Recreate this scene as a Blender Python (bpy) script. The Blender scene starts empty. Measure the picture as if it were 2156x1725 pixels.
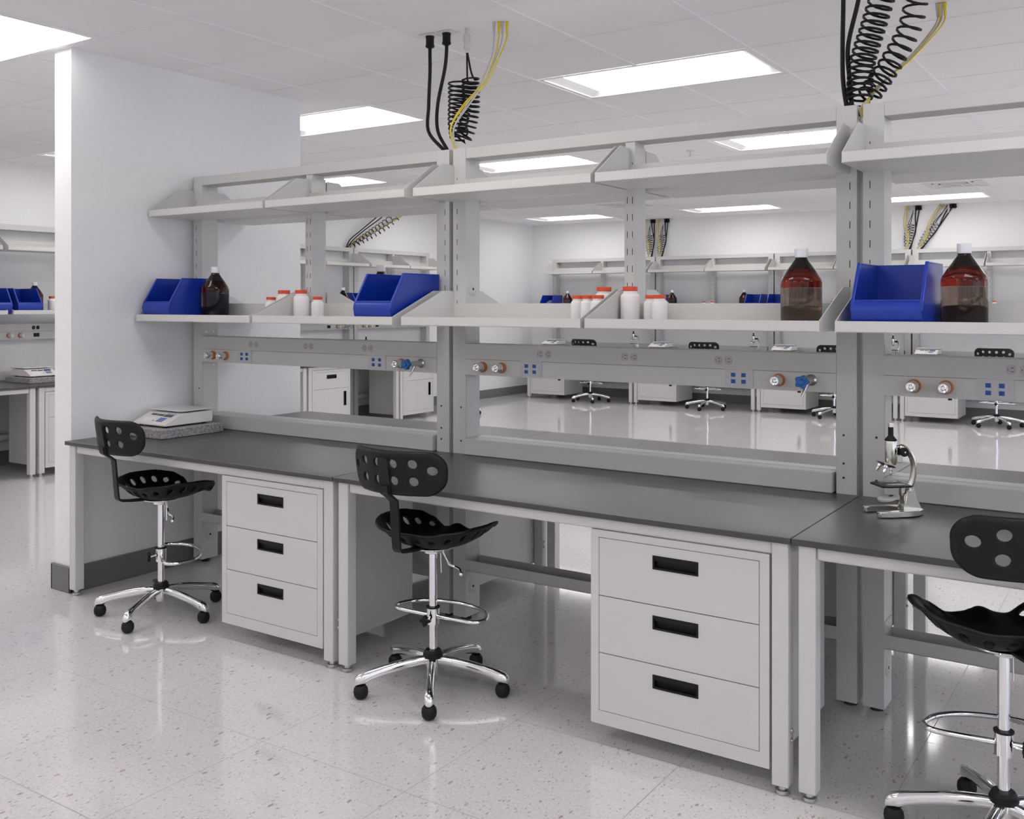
import bpy, bmesh, math, random
from mathutils import Vector, Matrix
R = math.radians
S = bpy.context.scene
C = S.collection

# ------------------------------------------------------------------ camera, world, exposure
cd = bpy.data.cameras.new('camera'); cam = bpy.data.objects.new('camera', cd); C.objects.link(cam)
cd.sensor_width = 36.0; cd.sensor_fit = 'HORIZONTAL'
cd.lens = 2070.0 / 2156.0 * 36.0
cd.shift_y = -(862.5 - 639.8) / 2156.0
cd.clip_start = 0.05
cam.location = (2.746, -2.8315, 1.452)
cam.rotation_euler = (R(90), 0, 0.5893)
S.camera = cam
DAY = 2.6              # radiance of the overcast sky outside the windows
W = bpy.data.worlds.new('world'); S.world = W; W.use_nodes = True
W.node_tree.nodes['Background'].inputs[0].default_value = (0.76, 0.82, 1.0, 1)
W.node_tree.nodes['Background'].inputs[1].default_value = DAY
S.view_settings.view_transform = 'Standard'; S.view_settings.look = 'None'
S.view_settings.gamma = 1.0; S.view_settings.use_curve_mapping = False
S.view_settings.exposure = 0.0
PANEL = 7.0            # radiance of the ceiling light diffusers
S.cycles.use_denoising = True
S.cycles.max_bounces = 10; S.cycles.diffuse_bounces = 6; S.cycles.glossy_bounces = 5
S.cycles.transmission_bounces = 10; S.cycles.transparent_max_bounces = 8
S.cycles.caustics_reflective = False; S.cycles.caustics_refractive = False
S.cycles.sample_clamp_indirect = 6.0

# ------------------------------------------------------------------ materials
def mat(name, col, rough=0.5, metal=0.0, spec=0.5, trans=0.0, ior=1.5, emit=None, coat=0.0):
    m = bpy.data.materials.new(name); m.use_nodes = True
    b = m.node_tree.nodes['Principled BSDF']
    b.inputs['Base Color'].default_value = (*col, 1)
    b.inputs['Roughness'].default_value = rough
    b.inputs['Metallic'].default_value = metal
    b.inputs['Specular IOR Level'].default_value = spec
    b.inputs['Transmission Weight'].default_value = trans
    b.inputs['IOR'].default_value = ior
    b.inputs['Coat Weight'].default_value = coat
    if emit:
        b.inputs['Emission Color'].default_value = (*emit[0], 1); b.inputs['Emission Strength'].default_value = emit[1]
    return m
def noise_mix(m, scale, c0, c1, lo=0.35, hi=0.65, detail=4, rough=None, bump=0.0):
    nt = m.node_tree; b = nt.nodes['Principled BSDF']
    tc = nt.nodes.new('ShaderNodeTexCoord'); n = nt.nodes.new('ShaderNodeTexNoise')
    n.inputs['Scale'].default_value = scale; n.inputs['Detail'].default_value = detail
    r = nt.nodes.new('ShaderNodeValToRGB')
    r.color_ramp.elements[0].position = lo; r.color_ramp.elements[0].color = (*c0, 1)
    r.color_ramp.elements[1].position = hi; r.color_ramp.elements[1].color = (*c1, 1)
    nt.links.new(tc.outputs['Object'], n.inputs['Vector']); nt.links.new(n.outputs['Fac'], r.inputs['Fac'])
    nt.links.new(r.outputs['Color'], b.inputs['Base Color'])
    if bump:
        bp = nt.nodes.new('ShaderNodeBump'); bp.inputs['Strength'].default_value = bump; bp.inputs['Distance'].default_value = 0.001
        nt.links.new(n.outputs['Fac'], bp.inputs['Height']); nt.links.new(bp.outputs['Normal'], b.inputs['Normal'])
    return m
M = {}
M['wall'] = noise_mix(mat('wall_paint', (.78, .78, .79), .6), 30, (.825, .82, .83), (.84, .835, .845), bump=.02)
M['ceiling'] = noise_mix(mat('ceiling_tile', (.75, .74, .74), .8), 300, (.865, .855, .865), (.895, .885, .895), bump=.08)
M['grid'] = mat('ceiling_grid', (.86, .85, .87), .5)
M['paint'] = noise_mix(mat('powder_coat', (.60, .595, .575), .42), 400, (.605, .60, .585), (.625, .62, .605), bump=.04)
M['dark'] = mat('dark_gap', (.035, .033, .032), .7)
M['seam'] = mat('seam_line', (.12, .115, .11), .7)
M['top'] = noise_mix(mat('epoxy_worktop', (.05, .048, .05), .31, spec=.55), 500, (.045, .043, .046), (.060, .058, .060), bump=.25)
M['base'] = mat('rubber_baseboard', (.17, .165, .165), .5)
M['chrome'] = mat('chrome', (.86, .86, .87), .07, 1.0)
M['satin'] = mat('satin_metal', (.60, .60, .62), .28, 1.0)
M['nickel'] = mat('nickel', (.62, .61, .55), .22, 1.0)
M['black'] = mat('black_plastic', (.0065, .0065, .007), .5, spec=.28)
M['blackm'] = mat('black_frame', (.009, .009, .0095), .45, spec=.3)
M['rubber'] = mat('black_rubber', (.009, .009, .0095), .6, spec=.3)
M['blue'] = mat('blue_bin_plastic', (.003, .030, .33), .34)
M['jackblue'] = mat('blue_jack', (.005, .10, .40), .45)
M['valveblue'] = mat('blue_handle', (.01, .13, .42), .3)
M['white'] = mat('white_plastic', (.80, .79, .79), .4)
M['cap'] = mat('white_cap', (.80, .80, .84), .35)
M['jar'] = mat('jar_plastic', (.82, .80, .80), .35)
M['lid'] = mat('orange_lid', (.66, .075, .022), .4)
M['ring'] = mat('orange_ring', (.62, .20, .07), .5)
M['plate'] = mat('grey_plate', (.57, .56, .59), .45)
M['outlet'] = mat('outlet_face', (.52, .50, .54), .45)
M['slotd'] = mat('outlet_slot', (.10, .09, .09), .6)
M['scale'] = mat('scale_body', (.74, .72, .70), .4)
M['scalepan'] = mat('scale_pan', (.62, .65, .66), .3)
M['display'] = mat('scale_display', (.035, .035, .045), .25)
M['keyblue'] = mat('key_blue', (.03, .17, .50), .5)
M['keyorange'] = mat('key_orange', (.75, .13, .04), .5)
M['yellow'] = mat('yellow_cable', (.72, .56, .02), .4)
M['greyc'] = mat('grey_cable', (.50, .48, .48), .45)
M['clear'] = mat('clear_connector', (.62, .60, .60), .25)
M['vent'] = mat('vent_white', (.74, .73, .73), .5)
M['amber'] = mat('amber_glass', (.20, .022, .010), .02, trans=1.0, ior=1.38)
M['neck'] = mat('dark_neck_glass', (.008, .006, .005), .08)  # near-black colour stands in for internal reflection in the neck glass
M['liquid'] = mat('amber_liquid', (.17, .125, .10), .02, trans=1.0, ior=1.33)
M['panel'] = mat('light_diffuser', (.9, .9, .9), .6, emit=((1.0, .982, .965), PANEL))
M['reflector'] = mat('light_housing', (.88, .88, .87), .5)
# granite of the weighing slabs
g = mat('grey_granite', (.3, .3, .3), .5); nt = g.node_tree
tc = nt.nodes.new('ShaderNodeTexCoord'); v = nt.nodes.new('ShaderNodeTexVoronoi'); v.inputs['Scale'].default_value = 260
cr = nt.nodes.new('ShaderNodeValToRGB'); e = cr.color_ramp.elements
e[0].position = 0; e[0].color = (.10, .095, .10, 1); e[1].position = 1; e[1].color = (.52, .50, .50, 1)
k = e.new(.4); k.color = (.26, .25, .27, 1)
sp = nt.nodes.new('ShaderNodeSeparateColor')
nt.links.new(tc.outputs['Object'], v.inputs['Vector']); nt.links.new(v.outputs['Color'], sp.inputs[0])
nt.links.new(sp.outputs[0], cr.inputs['Fac']); nt.links.new(cr.outputs['Color'], nt.nodes['Principled BSDF'].inputs['Base Color'])
M['granite'] = g

def floor_material():
    m = mat('terrazzo_tiles', (.6, .58, .58), .08, spec=.7); nt = m.node_tree; N = nt.nodes.new; L = nt.links.new
    b = nt.nodes['Principled BSDF']
    tc = N('ShaderNodeTexCoord'); sx = N('ShaderNodeSeparateXYZ'); L(tc.outputs['Object'], sx.inputs[0])
    def mth(op, a, bb=None, cc=None):
        n = N('ShaderNodeMath'); n.operation = op
        for i, q in enumerate((a, bb, cc)):
            if q is None: continue
            if isinstance(q, (int, float)): n.inputs[i].default_value = q
            else: L(q, n.inputs[i])
        return n.outputs[0]
    def line(axis, off):
        f = mth('FRACT', mth('DIVIDE', mth('SUBTRACT', sx.outputs[axis], off), 0.61))
        d = mth('MINIMUM', f, mth('SUBTRACT', 1.0, f))
        return mth('LESS_THAN', d, 0.0021)
    grout = mth('MAXIMUM', line(0, .855), line(1, .03))
    base = N('ShaderNodeTexNoise'); base.inputs['Scale'].default_value = 90; base.inputs['Detail'].default_value = 5
    L(tc.outputs['Object'], base.inputs['Vector'])
    br = N('ShaderNodeValToRGB'); br.color_ramp.elements[0].position = .35; br.color_ramp.elements[0].color = (.635, .618, .62, 1)
    br.color_ramp.elements[1].position = .65; br.color_ramp.elements[1].color = (.705, .688, .69, 1)
    L(base.outputs['Fac'], br.inputs['Fac'])
    # tile to tile tone
    cur = br.outputs['Color']
    for sc, dens, size, cola, colb, seed in ((42, .19, .22, (.40, .315, .285), (.58, .49, .46), 0), (80, .28, .25, (.40, .33, .305), (.60, .53, .51), 7), (150, .28, .30, (.42, .37, .35), (.60, .55, .54), 13)):
        mp = N('ShaderNodeMapping'); mp.inputs['Location'].default_value = (seed, seed * .7, 0)
        mp.inputs['Rotation'].default_value = (0, 0, .5 + seed); mp.inputs['Scale'].default_value = (1, .48, 1)
        nz = N('ShaderNodeTexNoise'); nz.inputs['Scale'].default_value = sc * 1.6
        L(tc.outputs['Object'], mp.inputs['Vector']); L(mp.outputs[0], nz.inputs['Vector'])
        ad = N('ShaderNodeVectorMath'); ad.operation = 'MULTIPLY_ADD'
        L(nz.outputs['Color'], ad.inputs[0]); ad.inputs[1].default_value = (.5 / sc,) * 3; L(mp.outputs[0], ad.inputs[2])
        vo = N('ShaderNodeTexVoronoi'); vo.voronoi_dimensions = '2D'; vo.inputs['Scale'].default_value = sc
        L(ad.outputs[0], vo.inputs['Vector'])
        sc_ = N('ShaderNodeSeparateColor'); L(vo.outputs['Color'], sc_.inputs[0])
        on = mth('LESS_THAN', sc_.outputs[0], dens)
        rad = mth('MULTIPLY', sc_.outputs[1], size)
        msk = mth('MULTIPLY', on, mth('LESS_THAN', vo.outputs['Distance'], rad))
        mc = N('ShaderNodeMix'); mc.data_type = 'RGBA'; mc.inputs[6].default_value = (*cola, 1); mc.inputs[7].default_value = (*colb, 1)
        L(sc_.outputs[2], mc.inputs[0])
        mx = N('ShaderNodeMix'); mx.data_type = 'RGBA'; L(msk, mx.inputs[0]); L(cur, mx.inputs[6]); L(mc.outputs[2], mx.inputs[7])
        cur = mx.outputs[2]
    mg = N('ShaderNodeMix'); mg.data_type = 'RGBA'; L(grout, mg.inputs[0]); L(cur, mg.inputs[6]); mg.inputs[7].default_value = (.33, .31, .31, 1)
    L(mg.outputs[2], b.inputs['Base Color'])
    rr = mth('MULTIPLY_ADD', grout, .4, .075); L(rr, b.inputs['Roughness'])
    return m
M['floor'] = floor_material()

# ------------------------------------------------------------------ mesh helpers
class MB:
    def __init__(s): s.v = []; s.f = []; s.m = []; s.mats = []
    def mi(s, m):
        if m not in s.mats: s.mats.append(m)
        return s.mats.index(m)
    def add(s, vs, fs, m, T=None):
        o = len(s.v); k = s.mi(m)
        for p in vs:
            p = Vector(p)
            if T: p = T @ p
            s.v.append(tuple(p))
        for f in fs: s.f.append(tuple(i + o for i in f)); s.m.append(k)
        return s
    def box(s, x0, x1, y0, y1, z0, z1, m='paint', T=None):
        vs = [(x, y, z) for z in (z0, z1) for y in (y0, y1) for x in (x0, x1)]
        return s.add(vs, [(0, 2, 3, 1), (4, 5, 7, 6), (0, 1, 5, 4), (2, 6, 7, 3), (0, 4, 6, 2), (1, 3, 7, 5)], m, T)
    def prism(s, poly, axis, a, b, m='paint', T=None):
        # poly of 2-D points; axis 'x': (y,z), 'y': (x,z), 'z': (x,y)
        n = len(poly)
        def P(q, t): return {'x': (t, q[0], q[1]), 'y': (q[0], t, q[1]), 'z': (q[0], q[1], t)}[axis]
        vs = [P(q, a) for q in poly] + [P(q, b) for q in poly]
        fs = [tuple(range(n)), tuple(range(2 * n - 1, n - 1, -1))] + [(i, (i + 1) % n, n + (i + 1) % n, n + i) for i in range(n)]
        return s.add(vs, fs, m, T)
    def lathe(s, prof, m='paint', seg=24, T=None):
        # prof: (r, z) list from bottom to top about the z axis
        vs = []; fs = []; rings = []
        for r, z in prof:
            if r <= 1e-6: rings.append([len(vs)]); vs.append((0, 0, z))
            else:
                rings.append(list(range(len(vs), len(vs) + seg)))
                vs += [(r * math.cos(2 * math.pi * i / seg), r * math.sin(2 * math.pi * i / seg), z) for i in range(seg)]
        for A, B in zip(rings, rings[1:]):
            if len(A) == 1 and len(B) == 1: continue
            for i in range(seg):
                j = (i + 1) % seg
                if len(A) == 1: fs.append((A[0], B[j], B[i]))
                elif len(B) == 1: fs.append((A[i], A[j], B[0]))
                else: fs.append((A[i], A[j], B[j], B[i]))
        if len(rings[0]) > 1: fs.append(tuple(reversed(rings[0])))
        if len(rings[-1]) > 1: fs.append(tuple(rings[-1]))
        return s.add(vs, fs, m, T)
    def cyl(s, p0, p1, r, m='paint', seg=16, r1=None):
        p0 = Vector(p0); p1 = Vector(p1); d = p1 - p0
        T = Matrix.Translation(p0) @ d.to_track_quat('Z', 'Y').to_matrix().to_4x4()
        return s.lathe([(r, 0), (r if r1 is None else r1, d.length)], m, seg, T)
    def ball(s, c, r, m='paint', seg=16, sz=1.0):
        pr = [(r * math.sin(math.pi * i / 10), -r * sz * math.cos(math.pi * i / 10)) for i in range(11)]
        pr[0] = (0, pr[0][1]); pr[-1] = (0, pr[-1][1])
        return s.lathe(pr, m, seg, Matrix.Translation(c))
    def tube(s, pts, r, m='paint', seg=8, closed=False, flat=1.0):
        pts = [Vector(p) for p in pts]; n = len(pts); vs = []; fs = []
        up = None
        for i, p in enumerate(pts):
            if closed: t = (pts[(i + 1) % n] - pts[i - 1]).normalized()
            else: t = (pts[min(i + 1, n - 1)] - pts[max(i - 1, 0)]).normalized()
            if up is None:
                a = Vector((1, 0, 0)) if abs(t.x) < .9 else Vector((0, 1, 0))
                up = (a - t * a.dot(t)).normalized()
            else: up = (up - t * up.dot(t)).normalized()
            sd = t.cross(up)
            rr = r[i] if isinstance(r, (list, tuple)) else r
            for k in range(seg):
                a = 2 * math.pi * k / seg
                vs.append(tuple(p + up * (rr * math.cos(a)) + sd * (rr * flat * math.sin(a))))
        for i in range(n if closed else n - 1):
            j = (i + 1) % n
            for k in range(seg):
                l = (k + 1) % seg
                fs.append((i * seg + k, i * seg + l, j * seg + l, j * seg + k))
        if not closed:
            fs.append(tuple(reversed(range(seg)))); fs.append(tuple(range((n - 1) * seg, n * seg)))
        return s.add(vs, fs, m)
    def build(s, name, parent=None, bevel=0, smooth=True, ang=35, recalc=True, seg=1):
        me = bpy.data.meshes.new(name); me.from_pydata(s.v, [], s.f)
        for k in s.mats: me.materials.append(M[k])
        for p, k in zip(me.polygons, s.m): p.material_index = k
        if recalc:
            bm = bmesh.new(); bm.from_mesh(me); bmesh.ops.recalc_face_normals(bm, faces=bm.faces); bm.to_mesh(me); bm.free()
        if smooth:
            me.shade_smooth(); me.set_sharp_from_angle(angle=R(ang))
        o = bpy.data.objects.new(name, me); C.objects.link(o)
        if parent: o.parent = parent
        if bevel:
            b = o.modifiers.new('bevel', 'BEVEL'); b.width = bevel; b.segments = seg; b.limit_method = 'ANGLE'; b.angle_limit = R(40)
            b.harden_normals = False
        return o
def thing(name, label=None, cat=None, loc=(0, 0, 0), rz=0, group=None):
    o = bpy.data.objects.new(name, None); C.objects.link(o); o.empty_display_size = .1
    o.location = loc; o.rotation_euler = (0, 0, rz)
    return tag(o, label, cat, group)
def tag(o, label=None, cat=None, group=None, kind=None):
    if label: o['label'] = label
    if cat: o['category'] = cat
    if group: o['group'] = group
    if kind: o['kind'] = kind
    return o
def struct(o, label=None):
    o['kind'] = 'structure'
    if label: o['label'] = label; o['category'] = o.name.split('_')[0]
    return o
KIDS = {}
def kids(o): return [c for c in C.objects if c.parent == o]
def dup(root, loc, rz, label, group=None):
    c = root.copy(); C.objects.link(c); c.location = loc; c.rotation_euler = (0, 0, rz); c['label'] = label
    if group: c['group'] = group
    def rec(src, dst):
        key = src.name
        if key not in KIDS: KIDS[key] = kids(src)
        for ch in KIDS[key]:
            d = ch.copy(); C.objects.link(d); d.parent = dst
            rec(ch, d)
    rec(root, c)
    return c
class Kind:
    """first placement moves the built thing, later ones copy it"""
    def __init__(s, root): s.r = root; s.used = False
    def put(s, loc, rz, label, group=None):
        if not s.used:
            s.used = True; s.r.location = loc; s.r.rotation_euler = (0, 0, rz); s.r['label'] = label
            if group: s.r['group'] = group
            return s.r
        return dup(s.r, loc, rz, label, group)
def spline(pts, n=8, closed=False):
    P = [Vector(p) for p in pts]; out = []; k = len(P)
    rng = range(k) if closed else range(k - 1)
    for i in rng:
        if closed: a, b, c, d = P[i - 1], P[i], P[(i + 1) % k], P[(i + 2) % k]
        else: a, b, c, d = P[max(i - 1, 0)], P[i], P[i + 1], P[min(i + 2, k - 1)]
        for j in range(n):
            t = j / n
            out.append(.5 * ((2 * b) + (c - a) * t + (2 * a - 5 * b + 4 * c - d) * t * t + (3 * b - a - 3 * c + d) * t ** 3))
    if not closed: out.append(P[-1])
    return out

# ------------------------------------------------------------------ room
XL, XR, YF, YB, ZC = -5.98, 9.9, -6.6, 10.82, 2.74
struct(MB().box(XL - .1, XR + .1, YF - .1, YB + .1, -.05, 0, 'floor').build('floor', smooth=False), 'glossy pale terrazzo tile floor with small brown chips')
struct(MB().box(XL - .1, XL, YF - .1, YB + .1, 0, ZC + .2, 'wall').build('wall_left', smooth=False), 'long white wall behind the left benches')
struct(MB().box(XL, XR, YB, YB + .1, 0, ZC + .2, 'wall').build('wall_back', smooth=False), 'white back wall of the lab')
WZ0, WZ1 = .80, 2.60
m = MB().box(XR, XR + .1, YF - .1, YB + .1, 0, WZ0, 'wall').box(XR, XR + .1, YF - .1, YB + .1, WZ1, ZC + .2, 'wall')
wins = [(-5.8 + 3.2 * k, -5.8 + 3.2 * k + 2.9) for k in range(5)]
ed = [YF - .1] + [v for w_ in wins for v in w_] + [YB + .1]
for a, b in zip(ed[::2], ed[1::2]): m.box(XR, XR + .1, a, b, WZ0, WZ1, 'wall')
struct(m.build('wall_right', smooth=False))
gl = bpy.data.materials.new('window_glass'); gl.use_nodes = True; nt = gl.node_tree; nt.nodes.clear()
o_ = nt.nodes.new('ShaderNodeOutputMaterial'); mx = nt.nodes.new('ShaderNodeMixShader'); tr = nt.nodes.new('ShaderNodeBsdfTransparent'); gs = nt.nodes.new('ShaderNodeBsdfGlossy')
gs.inputs['Roughness'].default_value = .02; mx.inputs[0].default_value = .06
nt.links.new(tr.outputs[0], mx.inputs[1]); nt.links.new(gs.outputs[0], mx.inputs[2]); nt.links.new(mx.outputs[0], o_.inputs[0])
M['pane'] = gl
for k, (a, b) in enumerate(wins):
    m = MB()
    for q in ((a, b, WZ0, WZ0 + .05), (a, b, WZ1 - .05, WZ1), (a, a + .05, WZ0, WZ1), (b - .05, b, WZ0, WZ1), ((a + b) / 2 - .025, (a + b) / 2 + .025, WZ0, WZ1)):
        m.box(XR + .03, XR + .07, q[0], q[1], q[2], q[3], 'grid')
    w_ = struct(m.build(f'window_{k + 1}', smooth=False))
    MB().box(XR + .048, XR + .052, a + .05, b - .05, WZ0 + .05, WZ1 - .05, 'pane').build('window_pane', w_, smooth=False)
struct(MB().box(XL, XR, YF - .1, YF, 0, ZC + .2, 'wall').build('wall_front', smooth=False))
struct(MB().box(-1.985, -1.842, .045, 1.612, 0, ZC + .02, 'wall').build('wall_partition', smooth=False), 'free-standing white partition wall end beside the island')
bb = MB().box(-1.999, -1.828, .03, .045, 0, .13, 'base').box(-1.842, -1.828, .03, 1.626, 0, .13, 'base')
bb.box(-1.999, -1.985, .03, 1.626, 0, .13, 'base').box(-1.999, -1.828, 1.612, 1.626, 0, .13, 'base')
struct(bb.build('baseboard_partition', bevel=.003, smooth=False), 'dark grey rubber baseboard wrapped round the partition wall')
struct(MB().box(XL, XL + .012, YF, YB, 0, .13, 'base').build('baseboard_left', smooth=False), 'dark grey baseboard along the left wall')
struct(MB().box(XL, XR, YB - .012, YB, 0, .13, 'base').build('baseboard_back', smooth=False), 'dark grey baseboard along the back wall')

# ceiling: tiles in a grid, lights take two cells
GX, GY, OX, OY = .636, .638, -1.555, .028
LX = [-5.371, -2.827, -.283, 2.261, 4.805, 7.349]  # last column is added, out of view, to light the partition face
LY = [-5.714, -3.162, -.61, 1.942, 4.494, 7.046, 9.598]
i0 = math.floor((XL - OX) / GX); i1 = math.ceil((XR - OX) / GX); j0 = math.floor((YF - OY) / GY); j1 = math.ceil((YB - OY) / GY)
lit = set()
for a in LX:
    for b_ in LY:
        ii = round((a - OX) / GX); jj = round((b_ - OY) / GY); lit |= {(ii, jj), (ii + 1, jj)}
vent_cells = {(3, 13), (-3, 13), (1, 15 - 8 + 20)}
mb = MB(); gap = .0055
for i in range(i0, i1):
    for j in range(j0, j1):
        if (i, j) in lit: continue
        x0 = max(OX + i * GX + gap, XL); x1 = min(OX + (i + 1) * GX - gap, XR); y0 = max(OY + j * GY + gap, YF); y1 = min(OY + (j + 1) * GY - gap, YB)
        if x1 > x0 and y1 > y0: mb.box(x0, x1, y0, y1, ZC, ZC + .02, 'ceiling')
struct(mb.build('ceiling', smooth=False), 'white suspended ceiling of square acoustic tiles')
mb = MB()
lx = {round((a - OX) / GX) + 1 for a in LX}; ly = {round((b_ - OY) / GY) for b_ in LY}
for i in range(i0, i1 + 1):
    x = OX + i * GX
    if not (XL < x < XR): continue
    for j in range(j0, j1):
        if (i, j) in lit and (i - 1, j) in lit: continue
        mb.box(x - .0075, x + .0075, OY + j * GY, OY + (j + 1) * GY, ZC - .006, ZC + .03, 'grid')
for j in range(j0, j1 + 1):
    y = OY + j * GY
    if YF < y < YB: mb.box(XL, XR, y - .007, y + .007, ZC + .004, ZC + .03, 'grid')
struct(mb.build('trim_1', smooth=False), 'thin white metal grid between the ceiling tiles')
struct(MB().box(XL, XR, YF, YB, ZC + .12, ZC + .14, 'ceiling').build('ceiling_slab', smooth=False))

def make_light():
    t = thing('ceiling_light', 'x', 'ceiling light'); w, d = 2 * GX, GY; e = .012
    m = MB()
    for a in ((e, w - e, e, e + .022), (e, w - e, d - e - .022, d - e), (e, e + .022, e + .022, d - e - .022), (w - e - .022, w - e, e + .022, d - e - .022)):
        m.box(a[0], a[1], a[2], a[3], -.002, .012, 'reflector')
    # sloping inner reflector
    a, b_ = e + .022, .10
    o = [(a, a), (w - a, a), (w - a, d - a), (a, d - a)]; n = [(a + .06, a + .02), (w - a - .06, a + .02), (w - a - .06, d - a - .02), (a + .06, d - a - .02)]
    vs = [(p[0], p[1], .004) for p in o] + [(p[0], p[1], .030) for p in n]
    m.add(vs, [(k, (k + 1) % 4, 4 + (k + 1) % 4, 4 + k) for k in range(4)], 'reflector')
    m.build('housing', t, smooth=False, recalc=False)
    MB().box(a + .055, w - a - .055, a + .015, d - a - .015, .031, .036, 'panel').build('diffuser', t, smooth=False)
    return t
K_light = Kind(make_light())
colw = ['over the left wall benches', 'left of the partition line', 'above the island', 'right of the island', 'far right of the camera', 'added towards the right wall']
roww = ['behind the camera, last row', 'behind the camera', 'level with the partition end', 'just past the island', 'halfway to the back wall', 'second row from the back wall', 'closest to the back wall']
for i, a in enumerate(LX):
    for j, b_ in enumerate(LY):
        K_light.put((a, b_, ZC), 0, f'glowing recessed ceiling light {colw[i]}, {roww[j]}', 'recessed ceiling light panels')

# sprinkler and air vents on the ceiling
t = thing('fire_sprinkler', 'small pendant fire sprinkler on the ceiling above the middle island shelves', 'sprinkler', (-.60, 4.87, ZC))
MB().lathe([(.032, -.006), (.036, 0)], 'vent', 20).build('escutcheon', t)
MB().cyl((0, 0, 0), (0, 0, -.04), .006, 'satin').lathe([(.016, -.045), (.016, -.042)], 'satin', 12).build('deflector', t)
def make_vent():
    t = thing('air_vent', 'x', 'air vent'); m = MB(); w = .60
    for k in range(4):
        a = .03 + k * .062; b_ = w - a; z0 = -.004 - k * .003
        for q in ((a, b_, a, a + .022), (a, b_, b_ - .022, b_), (a, a + .022, a, b_), (b_ - .022, b_, a, b_)): m.box(*q, z0, z0 + .006, 'vent')
    m.build('louvre', t, smooth=False)
    MB().box(.0, w, .0, w, -.002, .0005, 'vent').build('backplate', t, smooth=False)
    return t
K_vent = Kind(make_vent())
K_vent.put((.53, 8.34, ZC), 0, 'square white ceiling air vent above the right end of the back benches')
K_vent.put((-3.45, 8.34, ZC), 0, 'square white ceiling air vent nearer the left back corner')

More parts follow.
